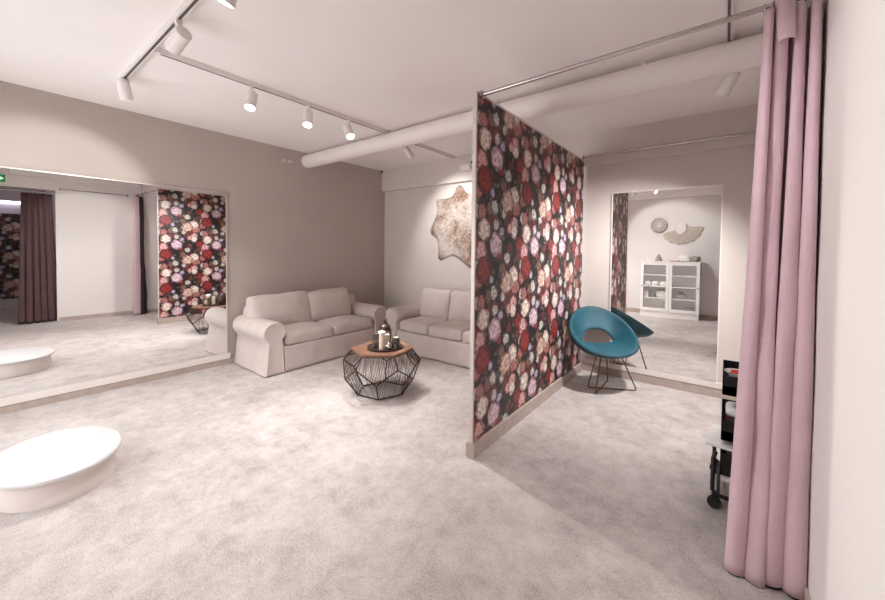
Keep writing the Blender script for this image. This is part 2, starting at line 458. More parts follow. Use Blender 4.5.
def curtain(root, axis0, axis1, z0, z1, off, folds, amp, cloth, lining, flare=0.0, seed=0, flip=1, toplining=True, squeeze=0.0, start=0.0, irr=0.6):
    """pleated cloth hung between two points; face cloth and lining are separate sheets"""
    A = Vector(axis0); B = Vector(axis1); d = (B - A); dl = d.length; u = d / dl; nn = Vector((-u.y, u.x, 0)) * flip
    NS, NZ = folds * 22, 60
    def P(s, k):
        f = k / NZ; z = z1 + (z0 - z1) * f
        ph = start + 2 * pi * (folds - (.3 if squeeze else 0)) * s + irr * (0.6 * sin(2.3 * s * folds + seed) + 1.5 * noise.noise((s * 3.1, seed, f * .5)) + 0.7 * noise.noise((s * 7, f * 1.6, seed)))
        a = amp * (0.62 + 0.5 * f) * (0.75 + 0.8 * irr * noise.noise((s * folds * .9, seed, f * .9)))
        pinch = 1 - 0.25 * math.exp(-f * 14)
        # rounded, slightly over-hanging folds
        lat = -0.020 * sin(2 * ph) * (0.5 + f)
        sp = s
        c = (1 - (1 - sp) * (1 + flare * f)) if squeeze else .5 + (sp - .5) * (1 + flare * f)
        w = noise.noise((s * 9, f * 7, seed + 4)) * .014 + noise.noise((s * 20, f * 16, seed)) * .0025
        p = A + u * (c * dl + lat) + nn * (a * sin(ph) * pinch + w)
        return Vector((p.x, p.y, z))
    grid = [[P(i / NS, k) for i in range(NS + 1)] for k in range(NZ + 1)]
    def sheet(o, zadd):
        bm = nb(); V = []
        for k in range(NZ + 1):
            row = []
            for i in range(NS + 1):
                p = grid[k][i]
                t1 = grid[k][min(NS, i + 1)] - grid[k][max(0, i - 1)]
                nrm = Vector((-t1.y, t1.x, 0)); 
                if nrm.length > 1e-8: nrm.normalize()
                q = p + nrm * o * flip
                if k == NZ: q = q + Vector((0, 0, zadd + .012 * noise.noise((i * .08, seed, 1))))
                row.append(bm.verts.new(q))
            V.append(row)
        for k in range(NZ):
            for i in range(NS):
                bm.faces.new((V[k][i], V[k][i + 1], V[k + 1][i + 1], V[k + 1][i]))
        return bm, V
    bm, _ = sheet(0, 0)
    a = obj('face_cloth', bm, cloth, root, True, 180)
    bm, _ = sheet(off, -.02)
    b = obj('lining', bm, lining, root, True, 180)
    for q in (a, b):
        md = q.modifiers.new('thick', 'SOLIDIFY'); md.thickness = .002; md.offset = 0
    return grid

# pink curtain, gathered at the right wall
root = thing('curtain', 'pale pink floor-length curtain gathered beside the white wall at right', 'curtain', (0, 0, 0))
gp = curtain(root, (.108, 2.06, 0), (.284, 2.06, 0), .012, 2.415, .010, 4, .11, m_pink, m_lining, flare=.34, seed=5, flip=1, squeeze=1, start=pi, irr=1.0)
for i in range(7):
    x = .105 + i * .025
    bm = nb(); tube(bm, [(x + .004 * sin(i * 3), 2.06 + .02 * cos(a), 2.44 + .02 * sin(a)) for a in [2 * pi * j / 20 for j in range(20)]], .0028, 6, closed=True)
    obj('ring', bm, m_chrome, root)
# fold of cloth flopped over the rail
bm = nb(); V = []
for k in range(19):
    f = k / 18
    row = []
    for i in range(9):
        s = i / 8
        ang = pi * .5
        if f < .35: y = 2.082 - .0 + 0; z = 2.36 + (2.47 - 2.36) * (f / .35)
        elif f < .5: a = (f - .35) / .15 * pi; y = 2.06 + .022 * cos(a); z = 2.462 + .012 * sin(a)
        else: y = 2.035 - .10 * (f - .5); z = 2.462 - (f - .5) / .5 * .20
        wd = .066 * (1 - .35 * abs(f - .5))
        row.append(bm.verts.new((.168 + (s - .5) * wd + .01 * (f - .5), y - .012 * sin(pi * s) * (1 if f > .5 else -1), z - .02 * (s - .5) ** 2)))
    V.append(row)
for k in range(18):
    for i in range(8): bm.faces.new((V[k][i], V[k][i + 1], V[k + 1][i + 1], V[k + 1][i]))
o = obj('folded_heading', bm, m_pink, root, True, 180)
md = o.modifiers.new('thick', 'SOLIDIFY'); md.thickness = .003

# plum curtain at the second booth, seen in the long mirror
root = thing('curtain', 'dark plum curtain at the second booth opening, reflected at left in the long mirror', 'curtain', (0, 0, 0))
gp = curtain(root, (.345, .88, 0), (.345, .53, 0), .03, 2.32, .007, 5, .034, m_plum, m_lining, flare=.28, seed=8, flip=1)
for i in range(8):
    y = .56 + i * .045
    bm = nb(); tube(bm, [(.335 + .02 * cos(a), y, 2.335 + .022 * sin(a)) for a in [2 * pi * j / 20 for j in range(20)]], .003, 6, closed=True)
    obj('ring', bm, m_black, root)

# ------------------------------------------------------------------ sofas
def make_sofa(name, label, width, nseat, loc, rz, seed):
    t = thing(name, label, 'sofa', loc, rz)
    D = .79; AW = .235
    hw = width / 2
    # local frame: x along the width, front at y=-D, back at y=0
    bm = nb(); soft_box(bm, (width - .10, D - .10, .27), (0, -D / 2 - .02, .165), .03, 8, wob=.006, seed=seed)
    obj('base', bm, m_linen, t, True, 60)
    # loose slipcover skirt on the front
    bm = nb(); V = []
    NX = 60
    for k in range(9):
        f = k / 8; row = []
        for i in range(NX + 1):
            s = i / NX; x = -hw + AW - .02 + s * (width - 2 * AW + .04)
            y = -D + .012 - .028 * f + .012 * f * noise.noise((x * 7, seed, f * 2)) + .010 * f * sin(x * 23 + seed) * noise.noise((x * 2.1, seed + 3, 0))
            row.append(bm.verts.new((x, y, .285 - .275 * f)))
        V.append(row)
    for k in range(8):
        for i in range(NX): bm.faces.new((V[k][i], V[k][i + 1], V[k + 1][i + 1], V[k + 1][i]))
    o = obj('front_skirt', bm, m_linen, t, True, 180)
    md = o.modifiers.new('thick', 'SOLIDIFY'); md.thickness = .008; md.offset = 1
    # back
    bm = nb(); soft_box(bm, (width - .16, .20, .62), (0, -.125, .40), .07, 8, wob=.008, seed=seed + 1)
    obj('backrest', bm, m_linen, t, True, 60)
    # rolled arms
    for sgn in (-1, 1):
        prof = []
        prof.append((.012, .012)); prof.append((.018, .12)); prof.append((.026, .24)); prof.append((.034, .345))
        cx, cz, r = .105, .465, .122
        for a in range(215, -46, -13):
            prof.append((cx + r * cos(radians(a)) * 1.05, cz + r * sin(radians(a))))
        prof += [(.205, .33), (.212, .2), (.215, .012)]
        # x measured from outer face inwards
        ys = [(-D - .004, .80), (-D - .010, .90), (-D + .000, .965), (-D + .02, 1.0), (-D + .10, 1.0), (-D + .3, .99), (-D + .5, .985), (-.14, .98), (-.03, .97), (-.015, .90)]
        gx = sum(p[0] for p in prof) / len(prof)
        bm = nb(); R = []
        for j, (y, s) in enumerate(ys):
            row = []
            for (px, pz) in prof:
                cx2, cz2 = .115, .40
                inset = (1 - s) * .16
                dv = Vector((px - cx2, pz - (cz2 if pz > .3 else pz)))
                dl = max(dv.length, 1e-6)
                qx, qz = px - dv.x / dl * min(inset, dl * .9), pz - dv.y / dl * min(inset, dl * .9)
                flare = .028 * max(0, (.3 - pz) / .3) if j < 5 else .018 * max(0, (.3 - pz) / .3)
                qx -= flare * (1 if px < .1 else 0)
                yy = y - (.02 * max(0, (.3 - pz) / .3) if j < 4 else 0)
                wv = .006 * noise.noise((px * 6 + seed, y * 5, pz * 6))
                row.append(bm.verts.new((sgn * (-(hw) + qx + wv) * -1 if sgn > 0 else (-hw + qx + wv), yy, qz)))
            R.append(row)
        k = len(prof)
        for A, B in zip(R, R[1:]):
            for i in range(k): bm.faces.new((A[i], A[(i + 1) % k], B[(i + 1) % k], B[i]))
        bm.faces.new(R[0]); bm.faces.new(list(reversed(R[-1])))
        obj('arm', bm, m_linen, t, True, 50)
    # cushions
    cw = (width - 2 * AW + .015) / nseat
    for i in range(nseat):
        x = -hw + AW - .0075 + cw * (i + .5)
        bm = nb(); soft_box(bm, (cw - .006, .60, .135), (x, -D + .305, .352), .042, 11, crown=.034, wob=.010, seed=seed + 5 + i)
        o = obj('seat_cushion', bm, m_linen, t, True, 70)
        M = Matrix.Rotation(radians(-13), 3, 'X') @ Matrix.Rotation(radians(random.uniform(-2, 2)), 3, 'Y')
        bw = (cw + .13, cw + .03)[i] if nseat == 2 else cw - .004
        xo = (-.10, -.07)[i] if nseat == 2 else 0
        bm = nb(); soft_box(bm, (bw, .17, .44), (x + xo, -.265, .61), .06, 11, crown=.05, crown_axis=1, wob=.016, seed=seed + 15 + i, M=M)
        obj('back_cushion', bm, m_linen, t, True, 70)
    return t
make_sofa('sofa', 'two-seat greige slipcover sofa with rolled arms along the left wall', 1.74, 2, (XL + .035, 2.755, 0), radians(90), 2)
make_sofa('sofa', 'three-seat greige slipcover sofa against the back wall, partly hidden by the floral partition', 2.05, 3, (-2.78, YB - .035, 0), 0, 31)

# ------------------------------------------------------------------ coffee table
TC = Vector((-2.68, 2.42, 0)); ZT = .43
t = thing('coffee_table', 'wood-topped coffee table with a faceted bronze wire base between the two sofas', 'coffee table', TC)
def hx(r, a, z): return Vector((r * cos(radians(a)), r * sin(radians(a)), z))
Tk = [hx(.30, 40 + 60 * k, ZT - .022) for k in range(6)]
Uk = [hx(.375, 40 + 60 * k, .31) for k in range(6)]
Lk = [hx(.365, 70 + 60 * k, .185) for k in range(6)]
Bk = [hx(.235, 70 + 60 * k, .009) for k in range(6)]
bm = extrude_poly(nb(), [(p.x * 1.02, p.y * 1.02) for p in Tk], 'z', ZT - .022, ZT)
bmesh.ops.bevel(bm, geom=list(bm.edges), offset=.003, segments=2, affect='EDGES')
obj('table_top', bm, m_wood, t)
bm = nb()
for k in range(6):
    k1 = (k + 1) % 6
    for a, b in ((Tk[k], Tk[k1]), (Tk[k], Uk[k]), (Uk[k], Lk[k]), (Lk[k], Uk[k1]), (Lk[k], Bk[k]), (Bk[k], Bk[k1])):
        tube(bm, [a, b], .006, 8)
obj('wire_cage', bm, m_wire, t)
def hatch(poly, dirv, n, seed):
    """thin, slightly uneven rods filling one face of the cage"""
    rr = random.Random(seed)
    o = sum(poly, Vector()) / len(poly)
    nrm = (poly[1] - poly[0]).cross(poly[2] - poly[0]).normalized()
    d = (dirv - nrm * dirv.dot(nrm)).normalized(); e = nrm.cross(d)
    P = [((p - o).dot(e), (p - o).dot(d)) for p in poly]
    lo, hi = min(p[0] for p in P), max(p[0] for p in P)
    bm = nb()
    for i in range(n):
        x = lo + (hi - lo) * (i + .5 + rr.uniform(-.3, .3)) / n
        ys = []
        for (a, b) in zip(P, P[1:] + P[:1]):
            if (a[0] - x) * (b[0] - x) < 0:
                ys.append(a[1] + (b[1] - a[1]) * (x - a[0]) / (b[0] - a[0]))
        if len(ys) >= 2:
            y0, y1 = min(ys), max(ys); s = rr.uniform(-.006, .006)
            pts = [o + e * (x + s * q) + d * (y0 + (y1 - y0) * q) for q in (0, .5, 1)]
            pts[1] += e * rr.uniform(-.004, .004)
            tube(bm, pts, .0019, 5)
    return bm
dz = Vector((0, 0, 1))
for k in range(6):
    k1 = (k + 1) % 6
    up = [Tk[k], Tk[k1], Uk[k1], Lk[k], Uk[k]]
    lo = [Lk[k], Uk[k1], Lk[k1], Bk[k1], Bk[k]]
    obj('hatched_panel', hatch(up, dz + Vector((.1, .05, 0)), 17 if k % 2 == 0 else 6, k), m_wire, t)
    obj('hatched_panel', hatch(lo, dz + Vector((-.15, .1, 0)), 18 if k % 2 == 0 else 5, k + 9), m_wire, t)

# things on the coffee table
tx, ty = -2.655, 2.435
tray = obj('tray', lathe(nb(), [(0, 0), (.155, 0), (.168, .006), (.175, .016), (.170, .017), (.155, .008), (0, .007)], 48), m_brown)
tray.location = (tx, ty, ZT); tag(tray, 'round dark brown tray in the middle of the coffee table', 'tray')
zt = ZT + .0075
def candle_glass(label, x, y, h, r, glass, fill):
    q = thing('candle_glass', label, 'candle holder', (x, y, zt), 0)
    obj('glass', lathe(nb(), [(0, 0), (r, 0), (r, h), (r - .003, h), (r - .003, .006), (0, .006)], 28), glass, q)
    if fill: obj('candle', lathe(nb(), [(0, .007), (r - .005, .007), (r - .005, h * fill), (.004, h * fill - .004), (0, h * fill - .004)], 24), m_wax, q)
    return q
candle_glass('smoky glass candle holder at the left of the tray', -2.70, 2.345, .125, .026, m_smoke, .55)
q = thing('pillar_candle', 'tall cream pillar candle on the tray, topped by a white wax flower', 'candle', (-2.625, 2.365, zt))
obj('wax', lathe(nb(), [(0, 0), (.025, 0), (.025, .145), (.02, .15), (0, .148)], 28), m_wax, q)
bm = nb()
for k in range(7):
    a = k * 2 * pi / 6; rr_ = .02 if k < 6 else 0
    soft_box(bm, (.034, .034, .024), (rr_ * cos(a), rr_ * sin(a), .160 + (.008 if k == 6 else 0)), .012, 4)
obj('wax_flower', bm, mat('white_wax', srgb(244, 240, 236), .5), q)
candle_glass('cream candle in a clear glass behind the silver ball on the tray', -2.63, 2.44, .15, .030, m_clearglass, .85)
q = thing('silver_ball', 'round silver ball ornament at the front of the tray', 'ornament', (-2.555, 2.395, zt))
obj('ball', lathe(nb(), [(.036 * sin(pi * i / 16), .036 - .036 * cos(pi * i / 16)) for i in range(17)], 32), m_silver, q)
obj('neck', lathe(nb(), [(.011, .070), (.011, .079), (.007, .081), (0, .081)], 20), m_silver, q)
candle_glass('smoky glass with a pale candle at the right of the tray', -2.555, 2.485, .105, .036, m_smoke, .97)
candle_glass('small low tealight glass at the right edge of the tray', -2.517, 2.440, .05, .018, m_smoke, .6)
q = thing('lidded_jar', 'dark brown lidded jar at the back of the tray, behind the candles', 'jar', (-2.755, 2.52, zt))
obj('body', lathe(nb(), [(0, 0), (.05, 0), (.066, .02), (.072, .08), (.070, .135), (.058, .165), (.05, .17), (0, .17)], 36), m_brown, q)
obj('lid', lathe(nb(), [(.056, .171), (.06, .176), (.05, .19), (.02, .203), (.010, .208), (.013, .222), (.006, .235), (0, .236)], 32), m_brown, q)

# ------------------------------------------------------------------ teal tub chair
CH = (-.985, 3.868); A0 = radians(37.5)
t = thing('tub_chair', 'teal velvet tub chair with a ring-shaped back on thin brass legs', 'chair', (CH[0], CH[1], 0), A0)
def rim(th):
    s = sin(th); k = (1 + s) / 2
    return Vector((.322 * cos(th), .328 * s, .424 + .366 * k ** 1.33))
def hole(th):
    s = sin(th); c = cos(th)
    y = .12 + (.08 * s if s > 0 else .018 * s)
    x = .162 * math.copysign(abs(c) ** .75, c)
    return Vector((x, y, .436 + .012 * (1 + s) + .105 * max(0, s) ** 1.2))
NT = 72; prof_n = 18
def ring_mesh(t_top, t_bot, push):
    bm = nb(); R = []
    for i in range(NT):
        th = 2 * pi * i / NT
        O, I = rim(th), hole(th)
        ax = I - O; Ln = ax.length; ax.normalize()
        side = Vector((-sin(th), cos(th), 0))
        nrm = side.cross(ax).normalized()
        if nrm.z < 0: nrm = -nrm
        pr = []
        hwid = Ln / 2; mid = (O + I) / 2
        for j in range(prof_n):
            a = 2 * pi * j / prof_n
            ca, sa = cos(a), sin(a)
            ex = math.copysign(abs(ca) ** .45, ca); ez = math.copysign(abs(sa) ** .8, sa)
            sag = -.03 * (1 - ex * ex)
            pr.append(bm.verts.new(mid - ax * (ex * hwid) + nrm * (ez * (t_top if sa > 0 else t_bot) + sag)))
        R.append(pr)
    for i in range(NT):
        A, B = R[i], R[(i + 1) % NT]
        for j in range(prof_n):
            f = bm.faces.new((A[j], A[(j + 1) % prof_n], B[(j + 1) % prof_n], B[j]))
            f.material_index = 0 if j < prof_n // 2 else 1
    return bm
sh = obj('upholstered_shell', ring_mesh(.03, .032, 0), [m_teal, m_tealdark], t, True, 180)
# piping along the rim
bm = tube(nb(), [rim(2 * pi * i / NT) + Vector((0.004 * cos(2 * pi * i / NT), 0.004 * sin(2 * pi * i / NT), -.004)) for i in range(NT)], .006, 8, closed=True)
obj('piping', bm, m_tealdark, t)
# support plate and two hairpin sleds
obj('seat_plate', lathe(nb(), [(0, .372), (.14, .372), (.15, .38), (.14, .388), (0, .388)], 28, (0, -.08, 0)), m_black, t)
Mi = Matrix.Rotation(-A0, 3, 'Z')
def loc2(x, y): 
    v = Mi @ Vector((x - CH[0], y - CH[1], 0)); return v
FA, FB, FC, FD = loc2(-.985, 3.645), loc2(-.685, 4.005), loc2(-.99, 4.13), loc2(-1.10, 3.785)
def sled(F1, F2):
    p = []
    def up(F, h): 
        return Vector((F.x * .45, F.y * .5 - .03, h))
    r = .02
    a, b = F1 + Vector((0, 0, .008)), F2 + Vector((0, 0, .008))
    u1, u2 = up(F1, .385), up(F2, .385)
    def corner(p0, c, p1, r=.025, n=5):
        d0 = (p0 - c).normalized() * r; d1 = (p1 - c).normalized() * r
        return [(c + d0 * (1 - s) ** 2 + d1 * s ** 2) for s in [i / n for i in range(n + 1)]]
    return tube(nb(), [u1] + corner(u1, a, b) + corner(a, b, u2) + [u2], .0065, 10)
obj('leg_hairpin', sled(FA, FC), m_legs, t)
obj('leg_hairpin', sled(FB, FD), m_legs, t)

# ------------------------------------------------------------------ podium
t = thing('podium', 'low oval white podium on the carpet in front of the long mirror', 'podium', (-3.165, .29, 0))
ov = Matrix.Diagonal((.94, .735, 1, 1))
def oval(bm):
    bmesh.ops.transform(bm, matrix=ov, verts=bm.verts); return bm
obj('drum', oval(lathe(nb(), [(0, .001), (.348, .001), (.348, .138), (0, .138)], 72)), m_podside, t)
obj('top_disc', oval(lathe(nb(), [(0, .139), (.372, .139), (.382, .143), (.385, .154), (.382, .164), (.374, .169), (0, .169)], 80)), m_podtop, t)

# ------------------------------------------------------------------ ceiling pipe
t = thing('ceiling_pipe', 'thick white pipe running under the ceiling across the whole room', 'pipe', (0, 2.88, 2.622))
obj('pipe_tube', tube(nb(), [(XL + .0, 0, 0), (XRB, 0, 0)], .092, 40), m_pipe, t)
for x in (-3.6, -1.95, -.5):
    obj('hanger', boxes((x - .012, x + .012, -.004, .004, .088, H - 2.622)), m_pipe, t, False)

# ------------------------------------------------------------------ track lights
def track(label, a, b):
    a = Vector(a); b = Vector(b); d = b - a; u = d.normalized(); s = Vector((-u.y, u.x, 0))
    root = thing('light_track', label, 'light track', (a.x, a.y, H))
    Ln = d.length
    def strip(w0, w1, z0, z1, l0, l1):
        bm = nb()
        vs = [bm.verts.new(u * l + s * w + Vector((0, 0, z))) for z in (z0, z1) for l in (l0, l1) for w in (w0, w1)]
        for q in ((0, 1, 3, 2), (4, 6, 7, 5), (0, 4, 5, 1), (2, 3, 7, 6), (0, 2, 6, 4), (1, 5, 7, 3)): bm.faces.new([vs[i] for i in q])
        return bm
    obj('channel', strip(-.018, .018, -.034, 0, 0, Ln), m_lampwhite, root, False)
    obj('slot', strip(-.007, .007, -.0355, -.033, .03, Ln - .03), m_trackslot, root, False)
    return root
T1Y, T2X, T3X, T4X = .735, -3.10, -3.13, -.02
track('long white light track running across the near part of the ceiling', (-4.02, T1Y, 0), (.2, T1Y, 0))
track('white light track running lengthwise toward the thick pipe, carrying three lit spotlights', (T2X, .76, 0), (T2X, 2.90, 0))
track('short white light track between the pipe and the back beam', (T3X, 3.15, 0), (T3X, 4.2, 0))
track('white light track above the booth, crossing over the chrome curtain rail', (T4X, 1.3, 0), (T4X, 3.25, 0))

def lamp(label, x, y, target, power, cone=70, blend=.6, drop=.135, lit=True, col=(1, .985, .975)):
    root = thing('track_spotlight', label, 'spotlight', (x, y, H - .034))
    obj('adapter', boxes((-.015, .015, -.015, .015, -.03, 0), bev=.002), m_lampwhite, root, False)
    piv = Vector((0, 0, -drop + .02))
    obj('stem', tube(nb(), [(0, 0, -.03), (0, 0, piv.z + .0)], .008, 10), m_lampwhite, root)
    d = (Vector(target) - (Vector((x, y, H - .034)) + piv)).normalized()
    q = d.to_track_quat('-Z', 'Y')
    M = Matrix.Translation(piv) @ q.to_matrix().to_4x4()
    def T(bm):
        bmesh.ops.transform(bm, matrix=M, verts=bm.verts); return bm
    # head: a short cylinder, lens towards local -z
    obj('head', T(lathe(nb(), [(0, .075), (.036, .075), (.042, .068), (.042, -.075), (.039, -.078), (.037, -.075), (.037, -.055), (0, -.055)], 30)), m_lampwhite, root)
    obj('lens', T(lathe(nb(), [(0, -.056), (.036, -.056), (.036, -.058), (0, -.060)], 28)), m_lens, root)
    L = bpy.data.lights.new('spot_beam', 'SPOT'); L.energy = power; L.color = col
    L.spot_size = radians(cone); L.spot_blend = blend; L.shadow_soft_size = .05
    lo = bpy.data.objects.new('spot_beam', L); C.objects.link(lo); lo.parent = root
    lo.matrix_local = M @ Matrix.Translation((0, 0, -.095))
    return root
P = 105
lamp('white spotlight near the top left corner, turned to the left wall above the long mirror', -2.55, T1Y, (-4.76, .42, 1.72), P * 1.1, 44, .45)
lamp('white spotlight at the far left end of the ceiling track', -3.78, T1Y, (-4.3, 1.3, .4), P * .5, 80, drop=.105)
lamp('white spotlight cut off by the top edge of the photo, right of the crossing tracks', -1.86, T1Y, (-2.9, .35, 0), P * .9, 100, drop=.12)
lamp('lit spotlight nearest the camera of the three hanging before the pipe', T2X, 1.38, (-2.3, .65, 0), P * .6, 110)
lamp('lit spotlight in the middle of the three hanging before the pipe', T2X, 1.88, (-2.2, 1.15, 0), P * .6, 110)
lamp('lit spotlight closest to the thick pipe, left side of the room', T2X, 2.33, (-1.35, 2.0, .2), P * 1.7, 96)
lamp('unlit-looking spotlight behind the pipe, aimed at the cowhide', T3X, 3.22, (-3.1, 4.33, 1.65), P * .62, 84)
lamp('white spotlight hanging behind the pipe above the booth', T4X, 3.07, (-1.0, 3.85, .65), P * 2.5, 104, .9, drop=.19)
lamp('white spotlight at the right end of the near track, turned to the right wall', -1.15, T1Y, (.29, 1.45, 1.25), P * .6, 80)
lamp('white spotlight on the near track, turned back to the cabinet wall', -1.5, T1Y, (-.95, -.6, 1.45), P * .8, 85)

# recessed downlight by the near wall
t = thing('ceiling_downlight', 'small round ceiling downlight above the white cabinet, seen in the booth mirror', 'ceiling light', (-.78, -.2, H))
obj('trim_ring', lathe(nb(), [(.035, -.001), (.055, -.001), (.055, -.006), (.05, -.009), (.035, -.006)], 30, cap=False), m_lampwhite, t)
obj('lens', lathe(nb(), [(0, -.004), (.035, -.004), (.035, -.002), (0, -.002)], 28), m_lens, t)

# ------------------------------------------------------------------ small fittings on walls and beam
m_boxp = mat('pale_box_plastic', srgb(204, 195, 188), .5)
t = thing('wall_box', 'small white junction box high on the left wall beside the pipe, left one of two', 'junction box', (XL, 2.525, 2.566))
obj('housing', boxes((.0, .02, -.024, .024, -.018, .018), bev=.004), m_boxp, t)
t = thing('wall_box', 'small white junction box high on the left wall, right one nearer the pipe', 'junction box', (XL, 2.615, 2.566))
obj('housing', boxes((.0, .025, -.03, .03, -.018, .018), bev=.004), m_boxp, t)
t = thing('corner_sensor', 'tiny black sensor in the ceiling corner above the two sofas', 'sensor', (XL + .02, YBEAM - .02, H - .02))
bm = nb(); soft_box(bm, (.035, .035, .035), (0, 0, 0), .01, 4)
obj('body', bm, m_dark, t)
t = thing('alarm_box', 'white box with a round dark horn on the beam beside the floral partition', 'alarm', (-2.86, YBEAM, 2.62))
obj('housing', boxes((-.05, .12, -.07, 0, -.09, .11), bev=.006), m_white, t)
obj('horn', lathe(nb(), [(0, 0), (.04, 0), (.045, .02), (.03, .028), (0, .02)], 26), m_dark, t)
t.children[-1].rotation_euler = (radians(90), 0, 0); t.children[-1].location = (-.10, -.022, -.03)

# exit sign over the second opening
t = thing('exit_sign', 'green exit sign with white arrow, reflected at the top left of the long mirror', 'sign', (XR, .215, 2.52))
obj('housing', boxes((-.035, 0, -.15, .15, -.075, .075), bev=.004), m_white, t, False)
obj('face', boxes((-.037, -.034, -.142, .142, -.067, .067)), emit_mat('exit_green', srgb(16, 120, 62), .5), t, False)
bm = nb()
ar = [(.03, .012), (.075, .012), (.075, .035), (.125, 0), (.075, -.035), (.075, -.012), (.03, -.012)]
extrude_poly(bm, ar, 'x', -.0385, -.0368)
obj('arrow', bm, emit_mat('exit_white', (.9, .95, .9, 1), .7), t, False)
bm = nb()
lathe(bm, [(0, -.0005), (.012, -.0005), (.012, .0005), (0, .0005)], 16)
bmesh.ops.transform(bm, matrix=Matrix.Translation((-.0378, -.055, .043)) @ Matrix.Rotation(pi / 2, 4, 'Y'), verts=bm.verts)
for a, b, w in (((-.06, .028), (-.07, -.008), .011), ((-.07, -.008), (-.045, -.025), .007), ((-.045, -.025), (-.05, -.052), .006), ((-.07, -.008), (-.085, -.035), .007), ((-.085, -.035), (-.108, -.04), .006), ((-.062, .022), (-.035, .01), .005), ((-.062, .022), (-.092, .008), .005)):
    tube(bm, [(-.0378, a[0], a[1]), (-.0378, b[0], b[1])], w * .5, 6)
obj('running_figure', bm, MATS['exit_white'], t, False)

# tube lamp in the second booth
t = thing('tube_lamp', 'violet-white tube lamp above the floral panel of the second booth', 'lamp', (3.0, .2, 2.33))
obj('housing', boxes((-.05, 0, -.6, .6, .02, .05), bev=.003), m_white, t, False)
obj('tube', tube(nb(), [(-.03, -.58, 0), (-.03, .58, 0)], .016, 14), emit_mat('violet_tube', (.80, .76, 1, 1), 16.0), t)

# ------------------------------------------------------------------ cowhide on the back wall
def hide_mat():
    m, b, n = base_mat('cowhide')
    tc = n.add('ShaderNodeTexCoord').outputs['Object']
    big = n.add('ShaderNodeTexNoise', ins={'Vector': tc, 'Scale': 3.0, 'Detail': 4.0, 'Distortion': .5}).outputs[0]
    sm = n.add('ShaderNodeTexNoise', ins={'Vector': tc, 'Scale': 34.0, 'Detail': 5.0, 'Roughness': .7}).outputs[0]
    v = n.math('ADD', n.math('MULTIPLY', big, .6), n.math('MULTIPLY', sm, .5))
    n.l.new(n.ramp(v, [(.46, srgb(206, 196, 188)), (.55, srgb(182, 166, 154)), (.63, srgb(140, 112, 94)), (.74, srgb(98, 72, 60))]), b.inputs['Base Color'])
    b.inputs['Roughness'].default_value = .9; b.inputs['Sheen Weight'].default_value = .2
    bp = n.add('ShaderNodeBump', ins={'Strength': .4, 'Distance': .01, 'Height': sm}); n.l.new(bp.outputs[0], b.inputs['Normal'])
    return m
left = [(-2.82, 2.15), (-2.95, 2.21), (-3.03, 2.22), (-3.08, 2.30), (-3.14, 2.355), (-3.20, 2.33), (-3.25, 2.20), (-3.40, 2.16), (-3.56, 2.185), (-3.60, 2.12), (-3.55, 2.03), (-3.57, 1.94), (-3.63, 1.83), (-3.70, 1.72), (-3.69, 1.64), (-3.60, 1.60), (-3.55, 1.54), (-3.53, 1.40), (-3.55, 1.27), (-3.48, 1.235), (-3.41, 1.27), (-3.37, 1.285), (-3.26, 1.33), (-3.12, 1.25), (-2.98, 1.16), (-2.85, 1.10), (-2.72, 1.07)]
right = [(-2.50, 1.10), (-2.40, 1.20), (-2.28, 1.24), (-2.15, 1.20), (-2.08, 1.28), (-2.12, 1.42), (-2.05, 1.60), (-2.1, 1.78), (-2.06, 1.95), (-2.0, 2.1), (-2.08, 2.18), (-2.22, 2.12), (-2.38, 2.16), (-2.48, 2.26), (-2.6, 2.28), (-2.7, 2.18)]
out = left + right
bm = nb()
cx, cz = -2.85, 1.72
def smoothloop(p, it=2):
    for _ in range(it):
        q = []
        for a, b in zip(p, p[1:] + p[:1]):
            q += [(a[0] * .75 + b[0] * .25, a[1] * .75 + b[1] * .25), (a[0] * .25 + b[0] * .75, a[1] * .25 + b[1] * .75)]
        p = q
    return p
lp = smoothloop(out)
rings = []
for k in range(1, 11):
    f = k / 10
    rings.append([bm.verts.new((cx + (x - cx) * f - (-2.85), -.010 - .012 * (1 - f ** 4) - .006 * noise.noise((x * f * 4, z * f * 4, 2)), cz + (z - cz) * f - 1.72)) for x, z in lp])
cv = bm.verts.new((0, -.022, 0)); K = len(lp)
for i in range(K):
    bm.faces.new((cv, rings[0][i], rings[0][(i + 1) % K]))
for A, B in zip(rings, rings[1:]):
    for i in range(K): bm.faces.new((A[i], B[i], B[(i + 1) % K], A[(i + 1) % K]))
o = obj('cowhide', bm, hide_mat(), None, True, 180)
md = o.modifiers.new('thick', 'SOLIDIFY'); md.thickness = .006; md.offset = -1
o.location = (-2.85, YB - .006, 1.72)
tag(o, 'pale brown and white speckled cowhide hanging on the back wall', 'cowhide')

# ------------------------------------------------------------------ trolley half hidden by the pink curtain
t = thing('utility_trolley', 'narrow black trolley with baskets half hidden behind the pink curtain', 'trolley', (.11, 2.63, 0))
bx0, bx1, by0, by1 = -.11, .083, -.165, .155
def basket(z0, z1, name='basket', fl=.05):
    w = .005
    o = obj(name, boxes((bx0, bx1, by0, by1, z0, z0 + fl), (bx0, bx0 + w, by0, by1, z0, z1), (bx1 - w, bx1, by0, by1, z0, z1), (bx0, bx1, by0, by0 + w, z0, z1 - .012), (bx0, bx1, by1 - w, by1, z0, z1)), m_blackfab, t, False)
    return o
basket(.625, .742); basket(.375, .500); basket(.18, .315, fl=.005)
bm = nb()
for y in (by0 + .02, by1 - .02):
    tube(bm, [(bx1 + .008, y, .06), (bx1 + .008, y, .80)], .007, 8)
tube(bm, [(bx1 + .008, by0 + .02, .80), (bx1 + .008, by1 - .02, .80)], .007, 8)
obj('upright_frame', bm, m_black, t)
bm = nb()
